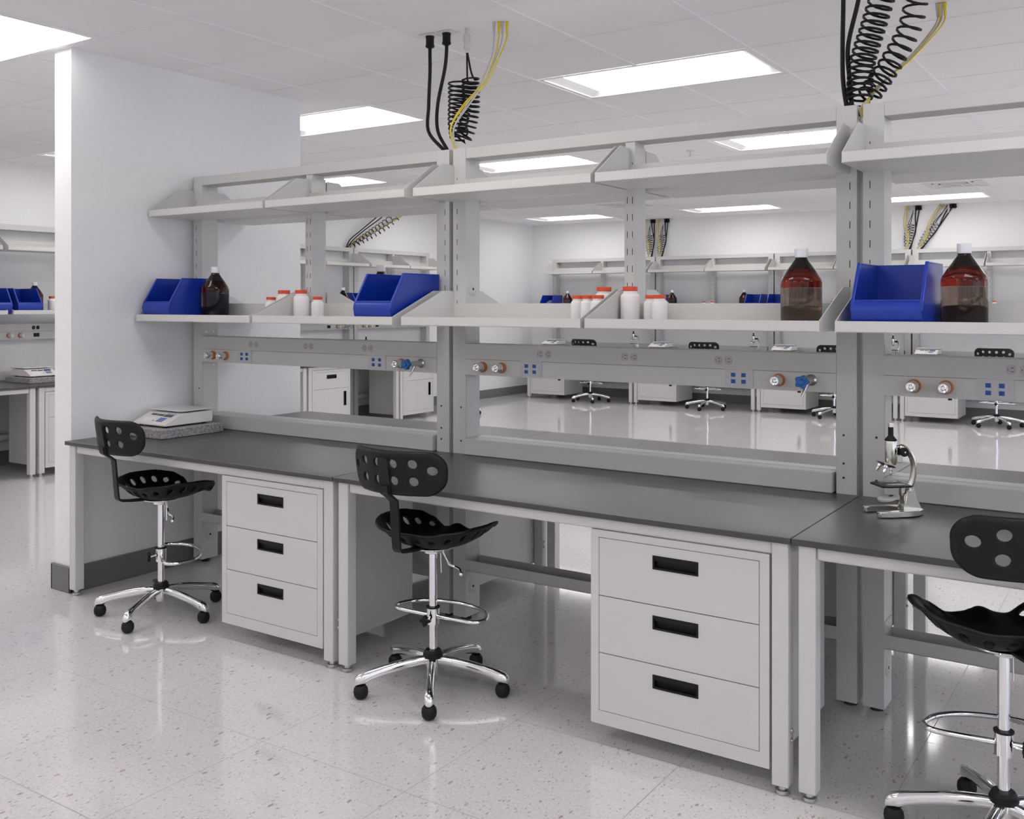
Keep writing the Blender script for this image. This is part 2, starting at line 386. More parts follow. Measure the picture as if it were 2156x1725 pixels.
# ------------------------------------------------------------------ bench parts
H = .768
PY0, PY1 = .7715, .8815
def make_frame(W, sides=(1,), style='blue'):
    t = thing('shelving_frame', 'x', 'bench frame')
    for side, (xa, xb) in ((0, (.011, .083)), (1, (W - .083, W - .011))):
        m = MB().box(xa, xb, PY0, PY1, .022, 2.163)
        sx = xa + .024 if side == 0 else xb - .024
        z = 1.511 - .07 * 2
        for f in sides:
            y = PY0 if f == 1 else PY1
            for k in range(12):
                zz = 1.371 + .07 * k
                if zz > 2.06: break
                m.box(sx - .0015, sx + .0015, y - .0006, y + .0006, zz, zz + .027, 'dark')
            hx = xa + .026 if side == 1 else xb - .026
            for zz in (.979, .877, .826):
                if side == 0 and zz == .877: continue
                m.lathe([(.0045, -.0008), (.0045, .0008)], 'dark', 10, Matrix.Translation((hx, y, zz)) @ Matrix.Rotation(R(90), 4, 'X'))
        po = m.build('post', t, bevel=.0025, seg=2)
        # inner side: brackets, screws and a cable grommet
        xi = xb if side == 0 else xa; sg = 1 if side == 0 else -1
        for z0, z1, scr in ((1.272, 1.31, (1.295,)), (.845, 1.127, (.86, .90, .98, 1.11)), (.58, .705, (.60, .68)), (.287, .33, (.31,))):
            m = MB().box(xi, xi + sg * .002, PY0 + .006, PY1 - .006, z0, z1)
            for zz in scr:
                for yy in (PY0 + .03, PY1 - .03):
                    m.lathe([(.0035, 0), (.0035, .0032)], 'satin', 8, Matrix.Translation((xi, yy, zz)) @ Matrix.Rotation(R(90 * sg), 4, 'Y'))
            m.build('side_plate', po, smooth=False)
        for zz in (.155, 1.52):
            m = MB()
            T = Matrix.Translation((xi, .8265, zz)) @ Matrix.Rotation(R(90 * sg), 4, 'Y')
            m.lathe([(.033, 0), (.033, .0015), (.030, .003)], 'paint', 28, T)
            m.lathe([(.0065, .003), (.0065, .0036)], 'dark', 12, T)
            for a in range(12):
                T2 = T @ Matrix.Rotation(a * math.pi / 6, 4, 'Z')
                m.box(.012, .029, -.00025, .00025, .0029, .0032, 'seam', T2)
            m.build('grommet', po)
        MB().lathe([(.024, 0), (.024, .008), (.010, .012), (.010, .024)], 'dark', 16, Matrix.Translation(((xa + xb) / 2, .8265, 0))).build('leveller', po)
    # top rail, middle upright
    MB().box(.083, W - .083, PY0 + .001, PY1 - .001, 2.113, 2.163).build('top_rail', t, bevel=.0025, seg=2)
    m = MB().box(W / 2 - .0235, W / 2 + .0235, PY0, PY1 - .01, 1.36, 2.095).box(W / 2 - .022, W / 2 + .022, PY0 + .006, PY1 - .02, 2.09, 2.114)
    for f in sides:
        y = PY0 if f == 1 else PY1 - .01
        for sx in (-.0105, .0125):
            for k in range(11):
                zz = 1.371 + .07 * k
                if zz > 2.07: break
                m.box(W / 2 + sx - .0015, W / 2 + sx + .0015, y - .0006, y + .0006, zz, zz + .027, 'dark')
    m.build('middle_upright', t, bevel=.002)
    # lower trough
    m = MB().box(.083, W - .083, PY0, PY0 + .003, .237, .286).box(.083, W - .083, PY1 - .003, PY1, .237, .286).box(.083, W - .083, PY0, PY1, .237, .240)
    m.build('lower_channel', t, smooth=False)
    # service curbs on the worktop line
    if 1 in sides: MB().box(.085, W - .093, .752, .822, H, .842).build('service_curb', t, bevel=.004, seg=2)
    if -1 in sides: MB().box(.093, W - .085, .826, .903, H, .842).build('service_curb', t, bevel=.004, seg=2)
    else: MB().box(.093, W - .085, .826, .878, H, .842).build('service_curb', t, bevel=.004, seg=2)
    # service raceway with outlets
    m = MB().box(.083, W - .083, .768, .885, 1.2015, 1.27).box(.083, W - .083, .768, .885, 1.13, 1.2).box(.084, W - .084, .770, .883, 1.195, 1.205, 'seam')
    rc = m.build('service_raceway', t, smooth=False)
    T0 = Matrix.Translation((0, .768, 0)) @ Matrix.Rotation(R(90), 4, 'X')     # local z points to the front
    sc = (W - 1.829)
    def at(x, z): return T0 @ Matrix.Translation((x, z, 0))
    def outlet_pair(x, z):
        m = MB()
        for dx in (-.0205, .0205):
            T = at(x + dx, z)
            pts = []
            for a in range(24):
                c, s_ = math.cos(a * math.pi / 12), math.sin(a * math.pi / 12)
                pts.append((max(-.0145, min(.0145, .0172 * c)), .0172 * s_))
            fm = 'outlet' if style == 'blue' else 'black'
            m.prism(pts, 'z', 0, .0022, fm, T)
            m.box(.000, .0085, .005, .0075, .0022, .0026, 'slotd', T).box(.000, .0085, -.0075, -.005, .0022, .0026, 'slotd', T)
            m.lathe([(.002, .0022), (.002, .0026)], 'slotd', 8, T @ Matrix.Translation((-.0085, 0, 0)))
        m.build('power_outlet', rc)
    def jack_plate(x, z):
        T = at(x, z)
        if style == 'blue':
            m = MB().box(-.055, .058, -.034, .034, 0, .003, 'plate', T)
            for s_ in (-.043, .044): m.lathe([(.003, .003), (.003, .004)], 'outlet', 10, T @ Matrix.Translation((s_, 0, 0)))
            for a in (-.0205, .0205):
                for b_ in (-.0125, .0125):
                    m.box(a - .0085, a + .0085, b_ - .0075, b_ + .0075, .003, .0048, 'jackblue', T)
                    m.box(a - .0008, a + .0008, b_ - .0055, b_ + .0055, .0048, .0052, 'display', T)
            m.build('data_plate', rc, smooth=False)
        else:
            MB().box(-.028, .028, -.017, .017, 0, .0015, 'black', T).build('data_port', rc, smooth=False)
    def gas(x, z):
        T = at(x, z)
        m = MB().lathe([(.0235, 0), (.0235, .010), (.021, .014)], 'ring', 28, T)
        m.lathe([(.018, .013), (.0195, .016), (.0195, .024), (.017, .028), (.0165, .044), (.0185, .047), (.0185, .053), (.0165, .056), (.0150, .052), (.0095, .051), (.0085, .054), (.0065, .055), (.004, .052), (0, .052)], 'chrome' if style == 'blue' else 'white', 28, T)
        m.build('gas_outlet', rc)
    def valve(x, z):
        T = at(x, z); m = MB()
        m.lathe([(.021, 0), (.021, .006), (.014, .012), (.0125, .03), (.0125, .088), (.0145, .092), (.0145, .102)], 'satin', 24, T)
        m.tube([T @ Vector((0, -.008, .05)), T @ Vector((-.004, -.028, .060)), T @ Vector((-.012, -.058, .075))], [.0085, .007, .0028], 'satin', 12)
        m.build('water_valve', rc)
        m = MB(); pts = [((.022 + .0032 * math.cos(5 * a * math.pi / 20)) * math.cos(a * math.pi / 20), (.022 + .0032 * math.cos(5 * a * math.pi / 20)) * math.sin(a * math.pi / 20)) for a in range(40)]
        hm = 'valveblue' if style == 'blue' else 'satin'
        m.prism(pts, 'z', .100, .122, hm, T).lathe([(.012, .122), (.011, .127), (0, .128)], hm, 20, T)
        m.build('valve_handle', rc, bevel=.002, seg=2)
    if 1 in sides:
        for x in (.505, .9145, 1.318): 
            if x < W - .15: outlet_pair(x if W > 1.7 else x * .85, 1.235)
        jack_plate(.437, 1.168)
        if W > 1.7:
            jack_plate(1.380, 1.168); gas(1.537, 1.168); valve(1.657, 1.173)
        else: jack_plate(W - .45, 1.168); gas(W - .30, 1.168); valve(W - .17, 1.171)
        gas(.183, 1.168); gas(.286, 1.168)
    return t
def make_table(W):
    t = thing('lab_table', 'x', 'lab bench')
    MB().box(.0015, W - .0015, 0, .7715, H - .019, H, 'top').build('worktop', t, bevel=.0015, smooth=False)
    for xa in (.018, W - .062):
        lg = MB().box(xa, xa + .05, .015, .065, .028, H - .019).build('leg', t, bevel=.003, seg=2)
        MB().lathe([(.019, 0), (.021, .004), (.021, .013), (.012, .015), (.012, .03)], 'satin', 20, Matrix.Translation((xa + .025, .04, 0))).build('leveller_foot', lg)
        xo = xa if xa < .1 else xa + .05; sg = -1 if xa < .1 else 1
        m = MB()
        for zz in (.16, .19): m.ball((xo + sg * .001, .045, zz), .0065, 'satin', 10)
        m.build('bolt', lg)
    m = MB().box(.068, W - .062, .022, .05, .708, H - .019)
    m.build('apron', t, bevel=.008, seg=3)
    for xa in (.018, W - .062):
        MB().box(xa + .004, xa + .046, .065, PY0 - .001, .705, H - .019).build('side_rail', t, bevel=.003)
    return t
def ring4(m, x0, x1, z0, z1, hx0, hx1, hz0, hz1, y0, y1, mt='paint'):
    m.box(x0, hx0, y0, y1, z0, z1, mt).box(hx1, x1, y0, y1, z0, z1, mt).box(hx0, hx1, y0, y1, z0, hz0, mt).box(hx0, hx1, y0, y1, hz1, z1, mt)
def front_panel(t, name, x0, x1, z0, z1, hx0, hx1, hz0, hz1, part='drawer'):
    m = MB(); ring4(m, x0, x1, z0, z1, hx0, hx1, hz0, hz1, 0, .018)
    d = m.build(name, t, smooth=False)
    m = MB(); e = .0045
    ring4(m, hx0 - .002, hx1 + .002, hz0 - .002, hz1 + .002, hx0 + e, hx1 - e, hz0 + e, hz1 - e, -.0018, .002, 'black')
    m.box(hx0, hx1, .014, .016, hz0, hz1, 'black')
    m.box(hx0, hx0 + .002, 0, .015, hz0, hz1, 'black').box(hx1 - .002, hx1, 0, .015, hz0, hz1, 'black').box(hx0, hx1, 0, .015, hz0, hz0 + .002, 'black').box(hx0, hx1, 0, .015, hz1 - .002, hz1, 'black')
    if hx1 - hx0 > hz1 - hz0: m.box(hx0 + e, hx1 - e, .002, .004, hz1 - .015, hz1 - e, 'blackm')
    else: m.box(hx0 + e, hx0 + .015, .002, .004, hz0 + e, hz1 - e, 'blackm')
    m.build('pull_handle', d, smooth=False)
    return d
CW, CD = .604, .56
def make_cabinet(door=False):
    t = thing('storage_cabinet' if door else 'drawer_cabinet', 'x', 'cabinet')
    z0, z1 = .07, .7075
    m = MB().box(0, CW, .020, CD, z0, z1).box(.0, .0295, 0, .021, z0, z1).box(CW - .0295, CW, 0, .021, z0, z1).box(.0295, CW - .0295, 0, .021, z0, .1145).box(.0295, CW - .0295, 0, .021, .6845, z1)
    m.box(.0295, CW - .0295, .0185, .0202, .1145, .6845, 'dark')
    m.build('body', t, smooth=False)
    xa, xb = .0315, CW - .0315
    if not door:
        for a, b_ in ((.1165, .3035), (.3065, .4915), (.4945, .6825)):
            front_panel(t, 'drawer', xa, xb, a, b_, .2265, .3775, b_ - .073, b_ - .033)
    else:
        front_panel(t, 'drawer', xa, xb, .4945, .6825, .2265, .3775, .6095, .6495)
        front_panel(t, 'door', xa, xb, .1165, .4915, xb - .075, xb - .035, .29, .45)
    return t
def make_shelf(L, D, rise, back):
    t = thing('steel_shelf', 'x', 'shelf')
    m = MB().box(.0035, L - .0035, .0, D, 0, .003).box(.0, L, 0, .003, 0, .037).box(.003, L - .003, .003, .014, .034, .037)
    m.box(.0035, L - .0035, D - .003, D, .003, back)
    m.build('tray', t, smooth=False)
    for x in (0, L - .0032):
        MB().prism([(.003, 0), (D + .002, 0), (D + .002, rise), (D - .085, rise), (.003, .037)], 'x', x, x + .0032).build('end_bracket', t, smooth=False)
    return t
WI = 1.829; WL = 1.55
K_frame_i = Kind(make_frame(WI, (1, -1)))
K_frame_w = Kind(make_frame(WI, (1,)))
K_frame_l = Kind(make_frame(WL, (1,), 'dark'))
K_tab = Kind(make_table(WI)); K_tab_l = Kind(make_table(WL))
K_drw = Kind(make_cabinet(False)); K_door = Kind(make_cabinet(True))
LS = .880; LSL = .741
K_low = Kind(make_shelf(LS, .372, .152, .095)); K_up = Kind(make_shelf(LS, .292, .168, .10))
K_low_l = Kind(make_shelf(LSL, .372, .152, .095)); K_up_l = Kind(make_shelf(LSL, .292, .168, .10))

def place(kind, ox, oy, rz, lx, ly, lz, label, group=None, r2=0):
    c, s_ = math.cos(rz), math.sin(rz)
    return kind.put((ox + c * lx - s_ * ly, oy + s_ * lx + c * ly, lz), rz + r2, label, group)
def shelves(ox, oy, rz, Wd, bay, grp):
    lo, up = (K_low, K_up) if Wd > 1.7 else (K_low_l, K_up_l)
    L = LS if Wd > 1.7 else LSL
    for half, x in (('left', .016), ('right', Wd - .034 - L)):
        place(lo, ox, oy, rz, x, .398, 1.359, f'lower steel shelf, {half} half of the {bay}', grp + ', lower level')
        place(up, ox, oy, rz, x, .478, 1.918, f'upper steel shelf, {half} half of the {bay}', grp + ', upper level')

# island: three bays, front side and far side share the frames
bays = [(-WI, 'island bay beside the partition wall'), (0, 'middle island bay'), (WI, 'island bay with the microscope')]
for x0, nm in bays:
    K_frame_i.put((x0, 0, 0), 0, f'light grey steel shelving frame with service raceway, {nm}', 'steel frames of the island')
    K_tab.put((x0, 0, 0), 0, f'lab bench with dark worktop, near side, {nm}', 'bench tables of the island')
    shelves(x0, 0, 0, WI, nm + ', near side', 'steel shelves of the island')
    far = 2 * .8265
    K_tab.put((x0 + WI, far, 0), math.pi, f'lab bench with dark grey worktop, far side of the {nm}', 'bench tables of the island')
    shelves(x0 + WI, far, math.pi, WI, nm + ', far side', 'steel shelves of the island')
K_drw.put((-WI + 1.155, .018, 0), 0, 'light grey three-drawer cabinet under the bench between the first two chairs', 'drawer cabinets under the island')
K_drw.put((1.155, .018, 0), 0, 'large light grey three-drawer cabinet under the middle bench, nearest and fully in view', 'drawer cabinets under the island')
K_drw.put((-.07, far - .018, 0), math.pi, 'grey drawer cabinet under the far side of the island, seen from behind', 'drawer cabinets under the island')
K_drw.put((WI - .07, far - .018, 0), math.pi, 'grey drawer cabinet under the far side of the middle bench, mostly hidden', 'drawer cabinets under the island')

# back wall benches
YBW = 9.93
backs = [(-5.53, 'back-wall bay in the room corner'), (-3.70, 'second back-wall bay from the corner'), (-1.872, 'third back-wall bay from the corner'), (-.043, 'fourth back-wall bay, seen past the microscope')]
for x0, nm in backs:
    K_frame_w.put((x0, YBW, 0), 0, f'grey steel shelving frame, {nm}', 'steel frames at the back wall')
    K_tab.put((x0, YBW, 0), 0, f'distant lab bench with dark worktop, {nm}', 'bench tables at the back wall')
    shelves(x0, YBW, 0, WI, nm, 'steel shelves at the back wall')
    K_door.put((x0 + .075, YBW + .018, 0), 0, f'grey cabinet with drawer and door, {nm}', 'cabinets at the back wall')
# left wall benches, facing +X
XLW = -5.10; RL = math.pi / 2
lefts = [(.24, 'left-wall bay nearest the camera'), (1.79, 'left-wall bay showing left of the partition end'), (3.34, 'left-wall bay hidden behind the partition'), (4.89, 'left-wall bay past the partition, seen through the island'), (6.44, 'last left-wall bay before the back corner')]
for y0, nm in lefts:
    K_frame_l.put((XLW, y0, 0), RL, f'grey steel shelving frame, {nm}', 'steel frames at the left wall')
    K_tab_l.put((XLW, y0, 0), RL, f'lab bench with dark worktop, {nm}', 'bench tables at the left wall')
    shelves(XLW, y0, RL, WL, nm, 'steel shelves at the left wall')
    K_door.put((XLW - .018, y0 + .075, 0), RL, f'grey cabinet with drawer and door, {nm}', 'cabinets at the left wall')

# ------------------------------------------------------------------ lab chairs
def inside(p, poly):
    x, y = p; c = False; j = len(poly) - 1
    for i in range(len(poly)):
        xi, yi = poly[i]; xj, yj = poly[j]
        if (yi > y) != (yj > y) and x < (xj - xi) * (y - yi) / (yj - yi) + xi: c = not c
        j = i
    return c
def nearest(p, poly):
    best = None; bd = 1e9; n = len(poly)
    for i in range(n):
        ax, ay = poly[i]; bx, by = poly[(i + 1) % n]; dx, dy = bx - ax, by - ay
        t = max(0, min(1, ((p[0] - ax) * dx + (p[1] - ay) * dy) / (dx * dx + dy * dy + 1e-12)))
        q = (ax + t * dx, ay + t * dy); d = (p[0] - q[0]) ** 2 + (p[1] - q[1]) ** 2
        if d < bd: bd = d; best = q
    return best, math.sqrt(bd)
def shell(name, parent, poly, holes, fn, s, th, m, smooth=0):
    """plate with round holes: grid cells inside the outline, borders pulled onto outline and holes, bent by fn"""
    x0 = min(p[0] for p in poly); x1 = max(p[0] for p in poly); y0 = min(p[1] for p in poly); y1 = max(p[1] for p in poly)
    nx = int((x1 - x0) / s) + 2; ny = int((y1 - y0) / s) + 2; ox = (x0 + x1) / 2 - nx * s / 2; oy = (y0 + y1) / 2 - ny * s / 2
    cells = set()
    for i in range(nx):
        for j in range(ny):
            c = (ox + (i + .5) * s, oy + (j + .5) * s)
            if not inside(c, poly): continue
            if any((c[0] - h[0]) ** 2 + (c[1] - h[1]) ** 2 < h[2] ** 2 for h in holes): continue
            cells.add((i, j))
    idx = {}; pts = []; faces = []
    for (i, j) in sorted(cells):
        f = []
        for a, b in ((i, j), (i + 1, j), (i + 1, j + 1), (i, j + 1)):
            if (a, b) not in idx: idx[(a, b)] = len(pts); pts.append([ox + a * s, oy + b * s])
            f.append(idx[(a, b)])
        faces.append(tuple(f))
    for (a, b), k in idx.items():
        if all(q in cells for q in ((a, b), (a - 1, b), (a, b - 1), (a - 1, b - 1))): continue
        p = pts[k]; q, d = nearest(p, poly); tgt = q
        for h in holes:
            r = math.hypot(p[0] - h[0], p[1] - h[1])
            if abs(r - h[2]) < d and r < h[2] + 2 * s:
                d = abs(r - h[2]); tgt = (h[0] + (p[0] - h[0]) / r * h[2], h[1] + (p[1] - h[1]) / r * h[2])
        pts[k] = list(tgt)
    vs = [fn(p[0], p[1], nearest(p, poly)[1]) for p in pts]
    nb = [set() for _ in vs]
    for f in faces:
        for a, b in zip(f, f[1:] + f[:1]): nb[a].add(b); nb[b].add(a)
    zz = [v[2] for v in vs]
    for _ in range(smooth): zz = [.5 * z + .5 * sum(zz[k] for k in n) / len(n) for z, n in zip(zz, nb)]
    vs = [(v[0], v[1], z) for v, z in zip(vs, zz)]
    mb = MB().add(vs, faces, m); o = mb.build(name, parent, recalc=False, ang=80)
    so = o.modifiers.new('solid', 'SOLIDIFY'); so.thickness = th; so.offset = 0; so.use_even_offset = False
    return o
SEAT_R = [1.0] * 180
def seat_fn(x, y, d):
    th = math.degrees(math.atan2(y, abs(x) + 1e-6))            # -90 back, 0 side, +90 front
    keys = [(-90, .080), (-60, .080), (-35, .092), (-5, .102), (20, .100), (40, .085), (52, .060), (64, .020), (76, .020), (90, .034)]
    A = keys[-1][1]
    for (a, va), (b, vb) in zip(keys, keys[1:]):
        if a <= th <= b:
            f = (th - a) / (b - a); f = f * f * (3 - 2 * f); A = va + (vb - va) * f; break
    aa = math.atan2(y, x); R_ = SEAT_R[int((aa + math.pi) / (2 * math.pi) * 180) % 180]
    t = max(0.0, (math.hypot(x, y) / R_ - .38) / .62)
    z = .553 + A * min(t, 1.05) ** 2.1
    z += .018 * math.exp(-(x / .06) ** 2) * max(0.0, min(1.0, y / .12))
    e = max(0.0, 1 - d / .016); z -= .018 * e ** 1.4
    return (x, y, z)
def make_chair():
    t = thing('lab_chair', 'x', 'chair')
    half = [(0, -.172), (.07, -.170), (.145, -.150), (.200, -.095), (.224, -.02), (.226, .06), (.205, .135), (.160, .185), (.105, .198), (.055, .182), (0, .165)]
    ctrl = [(x, y, 0) for x, y in half] + [(-x, y, 0) for x, y in reversed(half[1:-1])]
    poly = [(p.x, p.y) for p in spline(ctrl, 8, True)]
    for k in range(180):
        a = -math.pi + (k + .5) * 2 * math.pi / 180; r_ = .30
        while r_ > .05 and not inside((r_ * math.cos(a), r_ * math.sin(a)), poly): r_ -= .002
        SEAT_R[k] = r_
    holes = [(sx * x, y, .0135) for sx in (-1, 1) for x, y in ((.030, -.128), (.088, -.122), (.138, -.096), (.172, -.050), (.184, .006), (.180, .062), (.160, .112), (.118, .150))]
    shell('seat', t, poly, holes, seat_fn, .0056, .009, 'black', 8)
    # backrest
    pl = []
    hw, hh, cr = .209, .0765, .062
    for cx_, cy_, a0 in ((hw - cr, hh - cr, 0), (-hw + cr, hh - cr, 90), (-hw + cr, -hh + cr, 180), (hw - cr, -hh + cr, 270)):
        for a in range(0, 91, 6):
            u = cx_ + cr * math.cos(R(a0 + a)); v = cy_ + cr * math.sin(R(a0 + a))
            pl.append((u * (.985 + .03 * v / .077), v))
    holes = [(sx * x, v, .0163) for sx in (-1, 1) for x, v in ((.036, .034), (.107, .035), (.168, .012), (.036, -.027), (.107, -.027))]
    def back_fn(u, v, d):
        y = -.276 + 1.9 * u * u - .16 * v - .9 * v * v * (1 if v < 0 else -.6)
        e = max(0.0, 1 - d / .012)
        return (u, y + .009 * e * e, .856 + v)
    shell('backrest', t, pl, holes, back_fn, .0056, .009, 'black')
    # flat steel support bar with plate behind the backrest
    path = spline([(0, .02, .548), (0, -.10, .549), (0, -.18, .556), (0, -.208, .566), (0, -.216, .60), (0, -.228, .735), (0, -.234, .750), (0, -.262, .772), (0, -.282, .786), (0, -.284, .81)], 6)
    w = .0185; h = .0045; vs = []; fs = []
    for i, p in enumerate(path):
        a = path[max(i - 1, 0)]; b_ = path[min(i + 1, len(path) - 1)]; d = (b_ - a).normalized(); n = Vector((0, -d.z, d.y))
        for sx, sn in ((-1, -1), (1, -1), (1, 1), (-1, 1)): vs.append(tuple(Vector((sx * w, 0, 0)) + p + n * (sn * h)))
    for i in range(len(path) - 1):
        for k in range(4): fs.append((i * 4 + k, i * 4 + (k + 1) % 4, i * 4 + 4 + (k + 1) % 4, i * 4 + 4 + k))
    fs += [(3, 2, 1, 0), tuple(len(vs) - 4 + k for k in range(4))]
    m = MB().add(vs, fs, 'blackm')
    T = Matrix.Translation((0, -.285, .854)) @ Matrix.Rotation(math.atan(.16), 4, 'X')
    m.prism([(-.020, -.072), (.020, -.072), (.024, -.05), (.022, .050), (.017, .056), (-.017, .056), (-.022, .050), (-.024, -.05)], 'y', -.004, .006, 'blackm', T)
    m.build('back_support', t, bevel=.002, seg=2)
    # mechanism plate and lever
    m = MB().lathe([(.070, .533), (.082, .536), (.086, .544)], 'chrome', 36)
    m.lathe([(.035, .515), (.042, .534)], 'chrome', 24)
    m.build('seat_plate', t, bevel=.002)
    lv = MB().tube(spline([(.045, .0, .528), (.075, -.005, .492), (.085, -.008, .482), (.13, -.012, .474), (.145, -.022, .462)], 5), .0045, 'chrome', 8)
    lv.ball((.148, -.024, .460), .0085, 'chrome', 12).build('height_lever', t)
    MB().tube([(.028, .01, .53), (.030, .012, .44)], .0022, 'chrome', 6).build('gas_rod', t)
    MB().lathe([(.0155, .13), (.0155, .532)], 'chrome', 28).build('column', t)
    # collar with foot ring
    cl = MB().lathe([(.0235, .247), (.0235, .307)], 'chrome', 32).lathe([(.0165, .3066), (.0255, .3066), (.0260, .312), (.0165, .312)], 'black', 32).build('collar', t)
    pts = [(.0225, 0, .277), (.10, .0, .277), (.165, .004, .277), (.192, .022, .277), (.197, .06, .277), (.165, .118, .277), (.10, .160, .277), (0, .178, .277)]
    pts = pts + [(-x, y, z) for x, y, z in reversed(pts[:-1])]
    MB().tube(spline(pts, 7), .0082, 'chrome', 12).build('foot_ring', t)
    m = MB().cyl((0, -.022, .277), (0, -.048, .270), .005, 'chrome', 10)
    T = Matrix.Translation((0, -.046, .270)) @ Matrix.Rotation(R(90), 4, 'X')
    star = [((.017 + .005 * math.cos(4 * a * math.pi / 18)) * math.cos(a * math.pi / 18), (.017 + .005 * math.cos(4 * a * math.pi / 18)) * math.sin(a * math.pi / 18)) for a in range(36)]
    m.prism(star, 'z', 0, .014, 'black', T)
    m.build('clamp_knob', cl, bevel=.002, seg=2)
    # five-star base
    base = thing('hub', None); base.parent = t
    MB().lathe([(.022, .062), (.024, .075), (.028, .10), (.030, .128)], 'chrome', 28).build('hub_cup', base)
    MB().lathe([(.017, .150), (.028, .150), (.031, .146), (.0335, .142), (.0335, .137), (.037, .134), (.038, .128), (.036, .122), (.02, .120)], 'black', 32).build('hub_cover', base)
    secs = [(.012, .128, .096, .013), (.05, .130, .096, .0155), (.10, .127, .090, .0160), (.15, .120, .082, .0155), (.20, .110, .073, .0155), (.24, .102, .062, .0165), (.262, .097, .050, .0180), (.284, .089, .050, .0175), (.296, .078, .050, .012), (.299, .066, .052, .004)]
    for k in range(5):
        m = MB(); vs = []; fs = []; n = 14
        for (r, zt, zb, hw) in secs:
            for q in range(n):
                a = 2 * math.pi * q / n; c, s_ = math.cos(a), math.sin(a)
                vs.append((r, hw * math.copysign(abs(c) ** .8, c), (zt + zb) / 2 + (zt - zb) / 2 * math.copysign(abs(s_) ** .75, s_)))
        for i in range(len(secs) - 1):
            for q in range(n): fs.append((i * n + q, i * n + (q + 1) % n, (i + 1) * n + (q + 1) % n, (i + 1) * n + q))
        fs += [tuple(reversed(range(n))), tuple((len(secs) - 1) * n + q for q in range(n))]
        m.add(vs, fs, 'chrome'); m.lathe([(.008, .040), (.008, .054)], 'chrome', 12, Matrix.Translation((.274, 0, 0)))
        o = m.build('base_leg', base, ang=60); o.rotation_euler = (0, 0, 2 * math.pi * k / 5)
        cb = MB(); cb.lathe([(.010, 0), (.019, .004), (.0255, .013), (.0275, .026), (.0255, .039), (.018, .049), (.008, .052)], 'rubber', 20, Matrix.Translation((.274, 0, 0)))
        c_ = cb.build('caster', base); c_.rotation_euler = (0, 0, 2 * math.pi * k / 5)
    return t
K_chair = Kind(make_chair())
def chair(x, y, rz, star, ring, label, group):
    c = K_chair.put((x, y, 0), rz, label, group)
    for ch in kids(c):
        if ch.name.startswith('hub'): ch.rotation_euler = (0, 0, star - rz)
        if ch.name.startswith(('collar', 'foot_ring')): ch.rotation_euler = (0, 0, ring - rz)
    return c
gr = 'black perforated lab chairs at the island'
chair(-1.182, .085, R(-8), R(5), R(-33), 'black perforated lab chair with chrome base, beside the partition wall', gr)
chair(.438, .085, R(1), R(17.5), R(3), 'black perforated lab chair with chrome base, in front of the middle bench', gr)
c3 = chair(2.378, .085, R(30), R(46), R(8), 'black perforated lab chair by the microscope, cut by the picture edge', gr)
for ch in kids(c3):
    if ch.name.startswith('collar'): ch.rotation_euler = (0, 0, R(60))
gb = 'distant black lab chairs at the wall benches'
chair(-4.39, 9.93, 0, R(18), R(0), 'distant black lab chair at the back-wall bay in the room corner', gb)
chair(-2.54, 9.91, R(8), R(54), R(5), 'distant black lab chair at the second back-wall bay, turned slightly', gb)
chair(-.80, 9.86, R(14), R(30), R(0), 'distant black lab chair half hidden by the right island post', gb)
chair(1.05, 10.0, 0, R(18), R(0), 'distant black lab chair at the fourth back-wall bay, seen past the microscope', gb)
chair(-4.98, 7.46, R(90), R(40), R(90), 'distant black lab chair at the left wall, mostly hidden by the island post', gb)

# ------------------------------------------------------------------ storage bins, bottles, jars
def make_bin():
    t = thing('storage_bin', 'x', 'storage bin'); w, d, h, th = .215, .345, .224, .004
    side = [(.035, 0), (d - .012, 0), (d, h), (.095, h), (.014, .100), (.006, .092), (.0015, .080), (.0, .066), (.002, .050), (.007, .034), (.012, .026), (.013, .012), (.018, .003)]
    for x in (0, w - th):
        MB().prism(side, 'x', x, x + th, 'blue').build('side_wall', t, smooth=False)
    m = MB(); prof = [(.014, .100), (.006, .092), (.0015, .080), (.0, .066), (.002, .050), (.007, .034), (.012, .026), (.013, .012), (.018, .003), (.035, 0)]
    inn = [(.018, .097), (.0095, .089), (.0055, .078), (.0045, .066), (.0065, .051), (.011, .036), (.017, .027), (.018, .013), (.022, .008), (.035, .0045)]
    m.prism(prof + list(reversed(inn)), 'x', th, w - th, 'blue')
    m.tube([(th, .012, .098), (w - th, .012, .098)], .0045, 'blue', 8)
    m.build('front_lip', t, ang=40)
    MB().box(th, w - th, .035, d - .012, 0, .004, 'blue').prism([(d - .012, 0), (d, h), (d - .004, h), (d - .016, 0)], 'x', th, w - th, 'blue').build('tray', t, smooth=False)
    for x in (-.002, w - th - .0025):
        m = MB().prism([(.0865, h + .001), (.099, h + .001), (.022, .100), (.016, .080), (.006, .060), (-.0015, .066), (.0005, .082), (.008, .100)], 'x', x, x + .0105, 'blue').box(x, x + .0075, .094, d, h - .005, h + .001, 'blue')
        m.build('rim', t, bevel=.0022, seg=3)
    return t
K_bin = Kind(make_bin())
